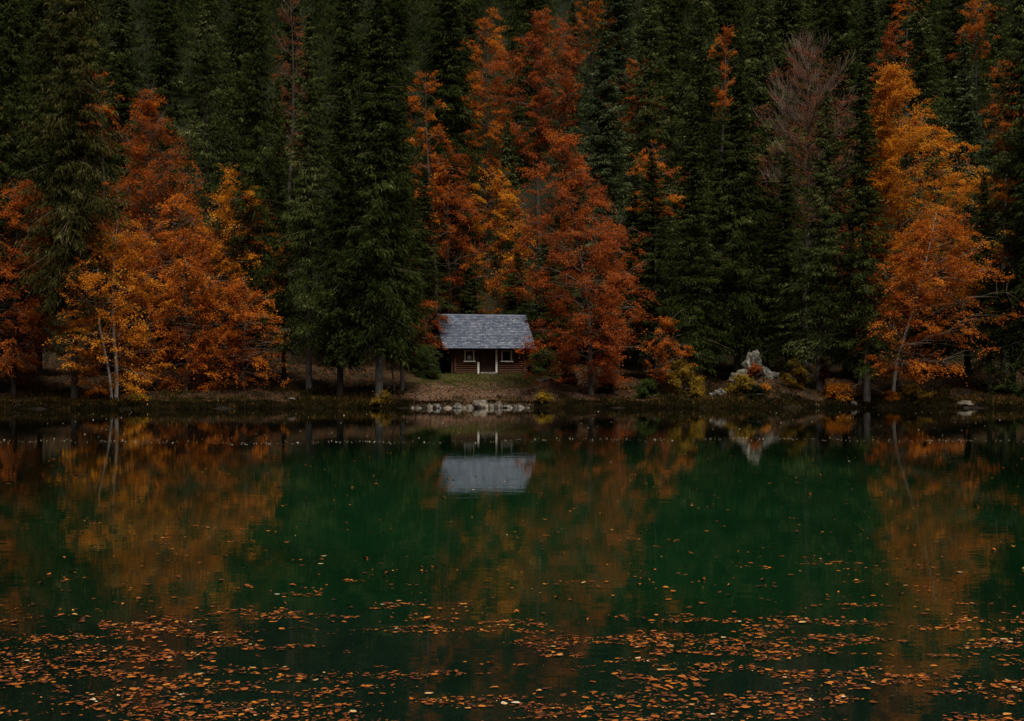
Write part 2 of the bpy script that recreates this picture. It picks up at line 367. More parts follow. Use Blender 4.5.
def make_broad(seed, H, zb, rl, rr, dx=0., nl=46, mat='leaf_orange', bark='bark_dark', leaf=.135, dens=1.0, prof=PROF,
               r0=None, bare=.18, droop=.25, twig='twig_brown', tk=3, layer=.10, stems=1, gap=.7, fine=0, nlm=.75, dens_s=1.0):
    """trunk, limbs (with twigs) and leaf crown of a broad-leaved tree; the crown fills the envelope rl (left) rr (right)"""
    r = np.random.default_rng(seed)
    tr, lb = Tubes(), Tubes()
    path = trunk_path(H*.97, dx, r, .10+.006*H, 18); tt = np.clip(path[:, 2]/H, 0, 1)
    r0 = r0 or (.0085*H+.02)
    rad = r0*(1-tt)**.9+.008; rad[0] *= 1.5
    tr.add(path, rad, 8)
    for k in range(stems-1):
        a = r.uniform(0, 2*PI); p2 = path.copy(); p2[:, 0] += math.cos(a)*(.25+1.6*tt); p2[:, 1] += math.sin(a)*(.25+1.2*tt)
        p2 = p2[:12]; tr.add(p2, rad[:12]*.7, 7)
    def axis(z): return np.array([np.interp(z, path[:, 2], path[:, 0]), np.interp(z, path[:, 2], path[:, 1]), z])
    ST, EN, DN = [], [], []
    q1, q2, q3 = r.uniform(0, 6, 3)
    nl = int(nl*nlm)
    for i in range(nl):
        t = (i+r.uniform(-1.5, 2.5))/nl; t = min(1, max(0, t))**.9
        a = i*2.39996+r.uniform(-.5, .5)
        rr_ = env_r(t, a, rl, rr, prof)*r.uniform(.60, 1.0)*(1+.20*math.sin(2*a+q1+5*t)+.16*math.sin(3*a+q2-9*t)+.10*math.sin(13*t+q3))
        ze = zb+(H-zb)*t
        rise = rr_*(.15+.75*t)*r.uniform(.7, 1.2)
        zs = max(zb*.75, min(ze-rise, H*.93)) if t > .12 else min(max(zb*.8, ze+.1*rr_), H*.9)
        A = axis(zs); E = axis(min(ze, H)); E = E + np.array([math.cos(a)*rr_, math.sin(a)*rr_, 0]); 
        if t <= .25: E[2] -= droop*rr_*.4
        Lm = np.linalg.norm(E-A)
        mid = (A+E)/2 + np.array([0, 0, .14*Lm]) + r.normal(0, .05*Lm, 3)
        s = np.linspace(0, 1, 7)[:, None]
        P = (1-s)**2*A + 2*s*(1-s)*mid + s**2*E
        P[1:-1] += r.normal(0, .018*Lm, (5, 3))
        w0 = min(.30*r0*(1-.6*t), .015+.010*Lm)
        lb.add(P, w0*(1-s[:, 0])**.8+.006, 4)
        dl = np.clip(r.normal(.95, .5), .12, 1.9) if r.random() > bare else .08
        hd = (E-A); hd[2] = 0; hl = np.linalg.norm(hd)+1e-6; hd = hd/hl
        m = int(3+Lm*(1.3 if not fine else 2.6))
        for q in range(m):
            sq = .25+.75*(q+r.random())/m
            B = np.array([np.interp(sq, s[:, 0], P[:, k]) for k in range(3)])
            ang = (1 if q % 2 else -1)*r.uniform(.35, 1.25)
            dd = np.array([hd[0]*math.cos(ang)-hd[1]*math.sin(ang), hd[0]*math.sin(ang)+hd[1]*math.cos(ang), .06+.55*t*r.random()-.10*r.random()])
            if fine: dd[2] += .5+.9*t
            dd /= np.linalg.norm(dd)
            ls = (.16+.30*(1.05-sq))*Lm*r.uniform(.6, 1.2)+.25*min(1, Lm)
            ls = min(ls, 2.1)
            E2 = B+dd*ls
            sg = np.linspace(0, 1, tk+1)[:, None]
            Pm = B+dd*ls*sg+np.array([0, 0, -.10*ls])*sg**2
            lb.add(Pm, np.linspace(.011+.004*ls, .004, tk+1), 3)
            if fine:
                for _ in range(fine):
                    f = r.random(); bb = B+dd*ls*f; d3 = dd+r.normal(0, .35, 3)+np.array([0, 0, .45]); d3 /= np.linalg.norm(d3)
                    l3 = r.uniform(.4, 1.2)
                    lb.add(np.array([bb, bb+d3*l3*.5, bb+d3*l3+np.array([0, 0, .08])]), np.array([.012, .010, .006]), 3)
    # sprays of leaves: flat fans spread through the crown, with holes where the noise is low
    LP = np.concatenate(lb.V)
    LP = LP[::4]
    Hc = H-zb; ra = .5*(rl+rr)
    vol = ra*ra*Hc*2.0
    ns = int(np.clip(vol*1.15+ra*Hc*2.2, 60, 1500)*dens_s)
    sc = leaf/.15; S0 = min(1.0, .35+ra*.22)
    t = r.random(ns*3)
    a = r.uniform(0, 2*PI, ns*3); er = np.interp(t, [q[0] for q in prof], [q[1] for q in prof])
    keep = r.random(ns*3) < er/er.max(); t, a, er = t[keep], a[keep], er[keep]
    w_ = .5+.5*np.cos(a)
    er = er*(rl*(1-w_)+rr*w_)*(1+.20*np.sin(2*a+q1+5*t)+.18*np.sin(3*a+q2-6*t)+.06*np.sin(9*t+q3)+r.normal(0, .11, len(a)))
    rho = er*r.random(len(a))**.42
    zc = zb+Hc*np.clip(t+r.normal(0, .02, len(a)), 0, 1) - droop*rho*.35*(t < .35)
    xa = np.interp(zc, path[:, 2], path[:, 0]); ya = np.interp(zc, path[:, 2], path[:, 1])
    P0 = np.stack([xa+rho*np.cos(a), ya+rho*np.sin(a), zc], 1)
    k1 = 2*PI/(1.1+.42*ra)
    ph = r.uniform(0, 6, 9)
    nz = (np.sin(P0[:, 0]*k1+ph[0]+1.3*np.sin(P0[:, 2]*k1*.8+ph[1]))+np.sin(P0[:, 1]*k1+ph[2]+np.sin(P0[:, 0]*k1*.7+ph[3]))+np.sin(P0[:, 2]*k1*.85+ph[4]+1.6*np.sin(P0[:, 0]*k1*1.1+ph[5]+np.sin(P0[:, 1]*k1+ph[6]))))/3
    ok = nz > (-.01 + .25*(gap-.7)); P0, a = P0[ok][:ns], a[ok][:ns]
    ns = len(P0)
    for q in range(0, ns, 1 if ns < 500 else 2):          # a twig from the nearest limb to each spray
        dq = LP-P0[q]; j = np.argmin((dq**2).sum(1)); B = LP[j]; Lq = np.linalg.norm(P0[q]-B)
        if Lq > .12:
            m_ = (B+P0[q])/2+np.array([0, 0, .08*Lq]); lb.add(np.array([B, m_, P0[q]]), np.array([.010+.004*Lq, .009, .004]), 3)
    per = np.maximum(1, r.poisson(66*dens*(.135/leaf)**1.3*np.clip(r.normal(1, .4, ns), .2, 2), ns))
    idx = np.repeat(np.arange(ns), per); n = len(idx)
    aj = a[idx]+np.repeat(r.normal(0, .5, ns), per); sz = np.repeat(r.uniform(.40, 1.05, ns), per)*S0
    u = r.normal(0, .42, n)*sz; v = r.normal(0, .24, n)*sz*(1.2-np.clip(u/sz, -.6, .8))
    tl = np.repeat(r.normal(.08, .42, ns)-.35*np.clip((P0[:, 2]-zb)/Hc-.45, 0, .6), per); rl2 = np.repeat(r.normal(0, .35, ns), per)
    C = P0[idx]+np.stack([u*np.cos(aj)-v*np.sin(aj), u*np.sin(aj)+v*np.cos(aj), -tl*u+rl2*v-.20*u*u/sz+r.normal(0, layer*.9*sc, n)], 1)
    D = np.stack([np.cos(aj), np.sin(aj), -tl-.25], 1)+r.normal(0, .6, (n, 3))
    N = np.stack([r.normal(0, .6, n), r.normal(0, .6, n)-.15, np.ones(n)], 1)
    K = kites(C, D, N, r.uniform(.7, 1.2, n)*leaf, r.uniform(.45, .75, n)*leaf)
    crown = mesh_np('leaf_crown', K.reshape(-1, 3), [(np.arange(n*4).reshape(-1, 4), 0)], [M[mat]])
    return tr.mesh('broad_trunk', M[bark]), lb.mesh('limbs', M[twig]), crown

# ------------------------------------------------------------------ spruces
SV = {
 'full':   make_spruce(1, 28, 3.6, .12, .42, 1.0, .78),
 'full2':  make_spruce(2, 28, 3.5, .10, .50, 1.05, .85),
 'hang':   make_spruce(3, 28, 3.3, .14, .62, 1.0, .62, slen=1.25),
 'sparse': make_spruce(4, 28, 3.8, .16, .30, .62, .72, dead=40, bark='bark_grey'),
 'slim':   make_spruce(5, 26, 2.7, .12, .50, 1.0, .80),
 'high':   make_spruce(6, 28, 3.7, .24, .60, 1.05, .55, dead=40, slen=1.3),
 'small':  make_spruce(7, 13, 2.0, .06, .35, 1.1, .9),
 'small2': make_spruce(8, 12, 1.7, .06, .30, 1.0, .85),
 'open':   make_spruce(9, 27, 3.6, .13, .34, .8, .75, dead=30),
}
GS = 'spruces of the lakeside forest'
def spruce(px, Y, top, hw, var, mat, label, lean=0, bark=None, group=GS, Hm=None, name='spruce_tree', cat='spruce tree'):
    tm, cm, H0, R0 = SV[var]
    x = X(px, Y); z = gz(x, Y)
    H = Hm or (Z(top, Y)-z); R = hw*Y/F*(1.12 if Y < 100 else 1.3)
    e = empty(name, (x, Y, z-.05), random.uniform(0, 2*PI)); e.rotation_euler = (0, 0, e.rotation_euler.z)
    e.scale = (R/R0, R/R0, H/H0)
    e.rotation_euler.x = math.radians(random.gauss(0, .9)); e.rotation_euler.y = math.radians(random.gauss(0, .9))
    tag(e, label, cat, group)
    a = link(bpy.data.objects.new('trunk', tm), e); b = link(bpy.data.objects.new('crown', cm), e)
    if mat:
        b.material_slots[0].link = 'OBJECT'; b.material_slots[0].material = M[mat]
    if bark:
        a.material_slots[0].link = 'OBJECT'; a.material_slots[0].material = M[bark]
    return e
random.seed(11)
D_, MI, OL, BL = 'needle_dark', 'needle_mid', 'needle_olive', 'needle_blue'
SPR = [
 (75, 85.8, -70, 50, 'high', OL, 'olive drooping spruce at the water beside the left golden beech', None),
 (14, 93, -90, 44, 'full2', D_, 'dark spruce at the left edge of the photo above the red-orange beech', None),
 (128, 103, -40, 42, 'full', D_, 'dark spruce rising behind the pointed rusty beech at left', None),
 (210, 99, -25, 52, 'sparse', MI, 'open tiered spruce with pale trunk showing through, above the golden beech at left', 'foot_grey'),
 (262, 93.5, -45, 38, 'full', D_, 'tall dark spruce just right of the orange beeches on the left shore', None),
 (309, 92, 15, 44, 'open', MI, 'spruce with thick pale trunk base, fourth trunk left of the cabin', 'foot_grey'),
 (340, 89, 70, 34, 'slim', D_, 'slender dark spruce at the water between two thicker trunks left of the cabin', None),
 (379, 88.6, -12, 48, 'hang', D_, 'largest spruce left of the cabin, straight grey trunk at the water', 'foot_grey'),
 (402, 92.4, 95, 29, 'full', D_, 'spruce nearest the left side of the cabin with boughs almost reaching its roof', 'foot_grey'),
 (284, 97, 80, 24, 'slim', D_, 'thin dark spruce trunk set back behind the thick pale one', None),
 (345, 104, -60, 44, 'full', D_, 'dark spruce behind the lakeside group left of the cabin, tip out of the photo', None),
 (444, 108, -50, 38, 'hang', D_, 'dark weeping spruce above the cabin with curtains of hanging twigs', None),
 (508, 116, 122, 20, 'small', MI, 'young spruce among the orange beeches above the cabin', None),
 (572, 128, 2, 26, 'slim', BL, 'narrow blue-green spruce tip beside the red-orange beech at the top', None),
 (599, 106, 28, 46, 'full', BL, 'grey-green spruce with sharp tip rising behind the big red beech', None),
 (646, 112, -30, 42, 'open', MI, 'mid green spruce right of the grey-green pointed one, tip out of the photo', None),
 (652, 97, 150, 36, 'slim', D_, 'dark spruce directly right of the big red beech', None),
 (690, 92.5, 100, 40, 'full2', D_, 'dark spruce behind the small orange sapling right of the cabin', None),
 (737, 96, 70, 42, 'hang', D_, 'dark drooping spruce above the white rock outcrop', None),
 (700, 109, -40, 44, 'open', MI, 'tall mid green spruce left of the narrow orange beech', None),
 (757, 108, -30, 42, 'full', MI, 'tall green spruce between the narrow orange beech and the bare tree', None),
 (788, 95, 150, 38, 'full2', D_, 'dark spruce with slim trunk behind the rock outcrop, left of the bright pale trunk', None),
 (819, 90, 88, 44, 'open', MI, 'lighter green spruce in front of the bare tree, pale trunk reaching the water', 'foot_pale'),
 (867, 88.2, 66, 36, 'slim', D_, 'dark spruce on the thick pale grey trunk left of the leaning beech', 'foot_pale'),
 (842, 112, -50, 42, 'full', D_, 'dark spruce rising behind the bare tree at the top right', None),
 (925, 110, -25, 40, 'full', MI, 'green spruce above the golden crown at right', None),
 (968, 99, 30, 44, 'full2', BL, 'spruce with pointed tip right of the golden beech crown', None),
 (1012, 93, -40, 46, 'full', MI, 'tall spruce at the right edge of the photo', None),
 (990, 91.2, 170, 26, 'slim', D_, 'slim spruce with thin grey trunk right of the right beech', 'foot_grey'),
 (1046, 89, 40, 46, 'full2', D_, 'dark low-branched spruce cut off by the right edge', None),
 (-24, 89, 0, 50, 'hang', D_, 'dark drooping spruce cut off by the left edge', None),
]
for s in SPR: spruce(s[0], s[1], s[2], s[3], s[4], s[5], s[6], bark=s[7])

# second and third rows on the slope
ROW = [
 (40,112,-60,38,'full',D_,'dark spruce on the slope between the two leftmost lakeside spruces'),
 (96,116,-30,36,'open',MI,'green spruce on the slope behind the small orange beech at upper left'),
 (168,114,-60,38,'full2',D_,'dark spruce on the slope left of the open tiered spruce'),
 (236,118,-50,34,'full',D_,'dark spruce on the slope right of the open tiered spruce'),
 (292,121,-30,30,'slim',MI,'slim spruce tip beside the tan beech at the top edge'),
 (398,121,-70,36,'full2',D_,'dark spruce on the slope between the largest lakeside spruce and the weeping one'),
 (470,131,-60,34,'full',D_,'dark spruce on the slope left of the tall orange beech'),
 (528,140,-70,32,'full2',D_,'dark spruce high behind the two tall orange and red beeches'),
 (618,134,-60,36,'full',BL,'blue-green spruce high behind the grey-green pointed spruce'),
 (672,130,-70,34,'full2',D_,'dark spruce high on the slope above the small orange-yellow beech'),
 (726,128,-80,36,'full',D_,'dark spruce on the slope behind the narrow orange beech'),
 (790,127,-60,34,'hang',MI,'green drooping spruce on the slope above the bare tree'),
 (822,140,-90,34,'full',D_,'dark spruce highest on the slope above the bare tree'),
 (868,124,-20,32,'slim',MI,'slim green spruce left of the small red beech at the top'),
 (896,138,-90,36,'full2',D_,'dark spruce behind the small red beech at the top'),
 (952,126,-60,36,'full',D_,'dark spruce on the slope above the pointed spruce at right'),
 (994,117,-30,34,'open',MI,'green spruce on the slope behind the orange boughs at the right edge'),
 (1040,112,-60,38,'full',D_,'dark spruce on the slope cut off by the right edge'),
 (-10,118,-80,38,'open',MI,'green spruce on the slope cut off by the left edge'),
 (566,106,142,30,'full',D_,'dark spruce hidden behind the big red beech and the cabin'),
 (470,104,262,22,'small2',D_,'low dark spruce in the shade behind the cabin roof'),
 (636,103,165,30,'full2',D_,'dark spruce in the second row right of the big red beech'),
 (716,102,160,34,'full',D_,'dark spruce in the second row above the rock outcrop'),
 (765,101,150,34,'slim',D_,'slim dark spruce in the second row left of the pale spruce trunk'),
 (845,99,170,34,'full2',D_,'dark spruce in the second row between the two pale trunks'),
 (925,100,230,34,'full',D_,'dark spruce in the shade behind the right beech'),
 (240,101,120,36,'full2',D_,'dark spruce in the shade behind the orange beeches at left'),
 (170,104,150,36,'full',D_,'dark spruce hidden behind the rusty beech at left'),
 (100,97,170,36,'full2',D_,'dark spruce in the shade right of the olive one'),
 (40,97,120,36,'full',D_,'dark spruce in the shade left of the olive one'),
 (520,105,250,26,'small','needle_dark','low dark spruce right behind the ridge of the cabin roof'),
 (548,103.5,236,26,'small2','needle_dark','low dark spruce in the gap between cabin and big red beech'),
 (422,101,170,28,'slim',D_,'slim dark spruce behind the left end of the cabin'),
]
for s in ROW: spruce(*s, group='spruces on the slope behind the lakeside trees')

# ------------------------------------------------------------------ broad-leaved trees
GB = 'autumn beeches among the spruces'
def broad(name, px, Y, top, bot, xl, xr, mat, label, seed, ax=None, cat='beech tree', group=GB, **kw):
    """crown between rows top..bot and columns xl..xr as it stands at distance Y; foot at column px"""
    x = X(px, Y); z = gz(x, Y); k = Y/F
    H = Z(top, Y)-z; zb = max(.1, Z(bot, Y)-z)
    ax = px if ax is None else ax
    cx = ax*.75+px*.25
    e = empty(name, (x, Y, z-.05))
    tm, lm, cm = make_broad(seed, H, zb, (cx-xl)*k, (xr-cx)*k, (ax-px)*k, mat=mat, **kw)
    tag(e, label, cat, group)
    link(bpy.data.objects.new('trunk', tm), e); link(bpy.data.objects.new('limbs', lm), e); link(bpy.data.objects.new('crown', cm), e)
    return e
broad('beech_tree', 14, 88.5, 175, 368, -60, 66, 'leaf_rust', 'red-orange beech at the left edge in front of the dark spruces', 21, nl=56, prof=PROF_WIDE)
broad('beech_tree', -12, 97, 95, 250, -50, 14, 'leaf_orange', 'orange beech mostly cut off by the left edge, higher than the red-orange one', 22, nl=30)
broad('beech_tree', 152, 96, 90, 300, 94, 218, 'leaf_rust', 'pointed rusty brown beech with a thinning top at left', 23, ax=145, nl=58, dens=.8, fine=1, prof=[(0,.8),(.3,1),(.6,.72),(.8,.42),(1,.08)], twig='twig_purple')
broad('beech_tree', 116, 86.6, 205, 388, 62, 170, 'leaf_gold', 'golden beech lowest over the water at left, on a white trunk', 24, nl=50, bark='bark_pale', prof=PROF_WIDE, stems=2)
broad('beech_tree', 186, 91, 195, 385, 120, 232, 'leaf_orange', 'broad orange beech between the white-trunked and the tiered one at left', 25, nl=56, prof=PROF_WIDE)
broad('beech_tree', 238, 94, 158, 320, 192, 282, 'leaf_gold', 'golden orange beech with spread tiers under the open spruce', 26, nl=48, prof=PROF_WIDE)
broad('beech_tree', 244, 90.5, 275, 382, 205, 290, 'leaf_orange', 'low orange beech left of the dark trunks', 27, nl=36, prof=PROF_WIDE)
broad('beech_tree', 100, 101, 68, 150, 78, 122, 'leaf_orange', 'small orange beech top between spruces at upper left', 28, nl=22, gap=.9)
broad('beech_tree', 434, 104, 66, 250, 410, 456, 'leaf_orange', 'small orange beech top directly beside the weeping spruce', 29, ax=428, nl=26, gap=.9)
broad('beech_tree', 450, 105.5, 148, 325, 405, 488, 'leaf_rust', 'rust-brown beech behind the left end of the cabin roof', 30, nl=44)
broad('beech_tree', 497, 107, 162, 320, 466, 528, 'leaf_gold', 'golden beech directly above the cabin roof', 31, nl=40, gap=.8)
broad('beech_tree', 488, 121, 8, 240, 462, 518, 'leaf_orange', 'tall orange beech above the cabin, left of the red-orange one', 32, nl=46, prof=PROF_OVAL)
broad('beech_tree', 540, 119, 8, 160, 498, 578, 'leaf_red', 'tall red-orange beech top at the upper middle', 33, nl=50, dens=1.1, prof=PROF_OVAL)
broad('beech_tree', 591, 91, 132, 380, 494, 622, 'leaf_red', 'big red beech with pale trunk overhanging the right end of the cabin', 34, ax=566, nl=84, dens=1.0, leaf=.125, bark='bark_grey', prof=[(0,.45),(.12,.8),(.35,1),(.55,.92),(.75,.70),(.9,.42),(1,.10)])
broad('beech_tree', 618, 95, 215, 330, 596, 650, 'leaf_rust', 'rusty beech half hidden right of the big red beech', 35, nl=30)
broad('beech_tree', 640, 118, 56, 140, 614, 662, 'leaf_rust', 'faint orange-brown beech top right of the grey-green spruce', 36, nl=24, gap=.9)
broad('beech_tree', 654, 101, 140, 215, 628, 682, 'leaf_orange', 'small orange-yellow beech top right of the big red beech', 37, nl=28, gap=.8)
broad('beech_tree', 722, 106, 22, 118, 708, 736, 'leaf_orange', 'narrow bright orange beech standing between green spruces', 38, nl=26)
broad('beech_tree', 664, 90, 318, 378, 643, 688, 'leaf_orange', 'small orange sapling beside the yellow shrubs right of the cabin', 39, nl=26, leaf=.11)
broad('bare_tree', 806, 98, 40, 235, 756, 862, 'leaf_brown', 'nearly leafless tree with a fan of purplish grey twigs', 40, ax=806, nl=76, dens=.3, dens_s=.8, bare=.55, twig='twig_purple', fine=4, tk=3, prof=PROF_OVAL, cat='bare tree')
broad('beech_tree', 900, 95, 66, 300, 862, 1004, 'leaf_gold', 'golden beech crown at the upper right, brightest yellow of all', 41, ax=893, nl=70, dens=1.15, prof=[(0,.85),(.25,1),(.5,.9),(.7,.62),(.88,.34),(1,.1)])
broad('beech_tree', 893, 88.8, 205, 374, 884, 1008, 'leaf_orange', 'orange-red beech on a leaning pale trunk at right, low boughs over the water', 42, ax=938, nl=60, bark='bark_pale', prof=PROF_WIDE)
broad('beech_tree', 892, 117, 22, 110, 868, 912, 'leaf_red', 'small red beech top above the golden crown at right', 43, nl=26)
broad('beech_tree', 978, 118, -20, 60, 955, 1000, 'leaf_orange', 'orange beech top touching the top edge at far right', 44, nl=20, gap=.9)
broad('beech_tree', 1004, 101, 60, 150, 978, 1034, 'leaf_orange', 'orange beech glimpsed through the spruce boughs at the right edge', 45, nl=24, gap=.9)
broad('beech_tree', 590, 138, -30, 60, 566, 614, 'leaf_orange', 'orange beech top touching the top edge above the grey-green spruce', 46, nl=22)
broad('bare_tree', 290, 116, -12, 170, 270, 310, 'leaf_brown', 'tan thinning tree top at the top edge left of centre', 47, nl=26, dens=.5, fine=2, twig='twig_purple', cat='bare tree')
broad('beech_tree', 908, 132, -40, 20, 890, 926, 'leaf_orange', 'orange beech top at the top edge above the small red one', 48, nl=18)
broad('beech_tree', 428, 99, 300, 350, 412, 446, 'leaf_rust', 'low rust-leaved sapling against the left gable of the cabin', 49, nl=22, leaf=.12)
broad('beech_tree', 860, 96, 190, 330, 832, 892, 'leaf_brown', 'brown thin-leaved beech behind the thick pale trunk', 50, nl=30, dens=.6, fine=1)

# ------------------------------------------------------------------ far forest (one mass, beyond the rows one can tell apart)
def far_forest():
    r = np.random.default_rng(99)
    tm, cm, H0, R0 = make_spruce(60, 28, 3.6, .04, .45, .16, .8, dead=0, slen=1.9)
    n = len(cm.vertices); co = np.empty(n*3, np.float32); cm.vertices.foreach_get('co', co); co = co.reshape(-1, 3)
    nq = len(cm.polygons); vi = np.empty(len(cm.loops), np.int32); cm.loops.foreach_get('vertex_index', vi); Fq = vi.reshape(-1, 4)
    Vs, Fs, off = [], [], 0
    pts = []
    for y in np.arange(112, 300, 9.0):
        for x in np.arange(-190, 190, 8.0):
            xx = x+r.uniform(-3, 3); yy = y+r.uniform(-3.5, 3.5)
            inside = abs(xx) < .40*yy and yy < 133
            if inside: continue
            if abs(xx) > .75*yy+25: continue
            pts.append((xx, yy))
    for side in (-1, 1):
        for x in np.arange(48, 170, 6.5):
            for y in (89, 95.5, 102, 108):
                pts.append((side*(x+r.uniform(-2, 2)), y+r.uniform(-2, 2)))
    for xx, yy in pts:
        z = gz(xx, yy); a = r.uniform(0, 2*PI); h = r.uniform(.75, 1.05); w = r.uniform(.85, 1.15)
        c, s = math.cos(a)*w, math.sin(a)*w
        V = np.stack([co[:, 0]*c-co[:, 1]*s+xx, co[:, 0]*s+co[:, 1]*c+yy, co[:, 2]*h+z], 1)
        Vs.append(V.astype(np.float32)); Fs.append(Fq+off); off += n
    me = mesh_np('far_forest', np.concatenate(Vs), [(np.concatenate(Fs), 0)], [M['needle_dark']])
    o = link(bpy.data.objects.new('forest', me)); tag(o, 'dark spruce forest covering the upper slope', 'forest', kind='stuff')
    bpy.data.meshes.remove(tm)
far_forest()

# ------------------------------------------------------------------ cabin
def cabin():
    a = math.radians(15)
    e = empty('log_cabin', (CAB[0]-.16, CAB[1], 2.08), a)
    tag(e, 'small brown log cabin with grey shingle roof and white window frames by the lake', 'cabin')
    W, Dp, HW = 5.25, 4.4, 2.28
    wood = rough_mat('log_wood', [(0,(.022,.011,.008)),(.45,(.075,.034,.020)),(.8,(.135,.062,.034)),(1,(.20,.10,.055))], 3, .75, .4, 20, stretch=(.5,6,6), island=.35)
    dark = rough_mat('dark_wood', [(0,(.018,.010,.007)),(.5,(.045,.022,.014)),(1,(.085,.04,.025))], 4, .8, .4, 18, stretch=(6,6,.6), island=.3)
    white = rough_mat('white_paint', [(0,(.66,.65,.63)),(.3,(.80,.79,.77)),(1,(.84,.83,.81))], 6, .55, .15)
    shing = rough_mat('shingle', [(0,(.030,.038,.068)),(.3,(.068,.082,.132)),(.6,(.115,.134,.195)),(.85,(.195,.220,.285)),(1,(.28,.22,.21))], 1.6, .8, .4, 22, island=.5)
    stone = rough_mat('step_stone', [(0,(.10,.095,.09)),(.5,(.21,.20,.19)),(1,(.30,.29,.28))], 5, .85, .4)
    gl = NT('window_glass'); p = gl.n('ShaderNodeBsdfPrincipled'); p.inputs['Base Color'].default_value = (.012,.014,.016,1)
    p.inputs['Roughness'].default_value = .04; gl.l(p.outputs[0], gl.out.inputs[0]); glass = gl.m
    inner = rough_mat('interior_dark', [(0,(.01,.009,.008)),(1,(.02,.018,.015))], 3, .9, 0)
    wins = [(.80, 1.48, .94, 1.68), (3.52, 4.26, .94, 1.68)]
    door = (1.88, 3.04, 0.1, 2.04)
    r = .078; nlog = 14; dz = (HW-.12)/nlog
    # foundation
    m = MB(); m.box(.06, W-.06, .06, Dp-.06, -.45, .02); m.build('foundation', stone, e)
    # inner box keeps the house dark behind the panes
    m = MB(); m.box(.16, W-.16, .42, Dp-.14, .03, HW-.03); m.build('interior', inner, e)
    mf = MB(); ms = MB(); mr = MB(); mbk = MB()
    rnd = random.Random(3)
    for i in range(nlog):
        z = .03+dz*(i+.5)
        segs = [(-.18, W+.18)]
        for (x0, x1, z0, z1) in wins+[(door[0], door[1], door[2]-.2, door[3])]:
            if z0-.02 < z < z1+.02:
                new = []
                for s0, s1 in segs:
                    if x0 > s0 and x1 < s1: new += [(s0, x0), (x1, s1)]
                    else: new.append((s0, s1))
                segs = new
        for s0, s1 in segs: mf.tube((s0, r, z), (s1, r, z), r*rnd.uniform(.97, 1.03), n=10)
        mbk.tube((-.18, Dp-r, z), (W+.18, Dp-r, z), r, n=8)
        zz = z+dz*.5 if i < nlog-1 else z
        ex = .16 if i < nlog-4 else -.02
        ms.tube((r, -ex, zz), (r, Dp+ex, zz), r, n=8); mr.tube((W-r, -ex, zz), (W-r, Dp+ex, zz), r, n=8)
    w = mf.build('front_wall', wood, e, smooth=False)
    mbk.build('back_wall', wood, e); 
    # gables: vertical boards rising to the roof
    yr = Dp/2; ze, zr = HW-.02, 4.26; ov = .50
    slope = (zr-ze)/yr
    for xx, mb in ((.03, ms), (W-.11, mr)):
        n = 24
        for k in range(n):
            y0 = Dp*k/n+.008; y1 = Dp*(k+1)/n-.008
            h0 = zr-abs(y0-yr)*slope-.10; h1 = zr-abs(y1-yr)*slope-.10
            o0 = (xx+(.012 if k % 2 else 0))
            mb.add([(o0,y0,ze),(o0+.06,y0,ze),(o0+.06,y1,ze),(o0,y1,ze),(o0,y0,h0),(o0+.06,y0,h0),(o0+.06,y1,h1),(o0,y1,h1)],
                   [(0,3,2,1),(4,5,6,7),(0,1,5,4),(1,2,6,5),(2,3,7,6),(3,0,4,7)], 1)
    ms.build('gable_wall', [wood, dark], e); mr.build('gable_wall', [wood, dark], e)
    # roof
    x0, x1 = -.86, W+.66
    m = MB()
    for sgn in (-1, 1):
        ye = yr+sgn*(yr+ov); zee = zr-(yr+ov)*slope
        m.add([(x0, yr, zr), (x1, yr, zr), (x1, ye, zee), (x0, ye, zee), (x0, yr, zr-.09), (x1, yr, zr-.09), (x1, ye, zee-.09), (x0, ye, zee-.09)],
              [(0,1,2,3),(4,7,6,5),(0,4,5,1),(1,5,6,2),(2,6,7,3),(3,7,4,0)])
    rf = m.build('roof', dark, e)
    m = MB(); L = math.hypot(yr+ov, (yr+ov)*slope)
    for sgn in (-1, 1):
        dn = Vector((0, sgn*(yr+ov), -(yr+ov)*slope)).normalized(); nr = Vector((0, sgn*slope, 1)).normalized()
        rows = 21; c = L/rows
        for i in range(rows+1):
            x = x0+rnd.uniform(-.1, 0)
            while x < x1:
                wd = rnd.uniform(.13, .26)
                a0, a1 = max(x, x0-.02), min(x+wd-.012, x1+.02)
                if a1-a0 > .03:
                    s0 = i*c-.05; ln = c+.06+rnd.uniform(-.015, .02)
                    if s0+ln > L+.05: ln = L+.05-s0
                    if ln > .03:
                        b = Vector((a0, yr, zr))+dn*max(s0, 0)+nr*.012
                        lift = .034+rnd.uniform(0, .012)
                        up = nr*.018
                        m.obox(b, (a1-a0, 0, 0), dn*ln+nr*lift, up)
                x += wd
    m.build('shingles', shing, rf)
    m = MB()
    for sgn in (-1, 1):
        dn = Vector((0, sgn, -slope)).normalized(); nr = Vector((0, sgn*slope, 1)).normalized()
        m.obox(Vector((x0-.04, yr, zr+.035))+nr*.03, (x1-x0+.08, 0, 0), dn*.16, nr*.025)
    m.build('ridge_cap', shing, rf)
    for xx in (x0-.05, x1+.02):
        m = MB()
        for sgn in (-1, 1):
            dn = Vector((0, sgn*(yr+ov), -(yr+ov)*slope))
            m.obox(Vector((xx, yr, zr-.13)), (.03, 0, 0), dn, (0, 0, .15))
        m.build('barge_board', dark, rf)
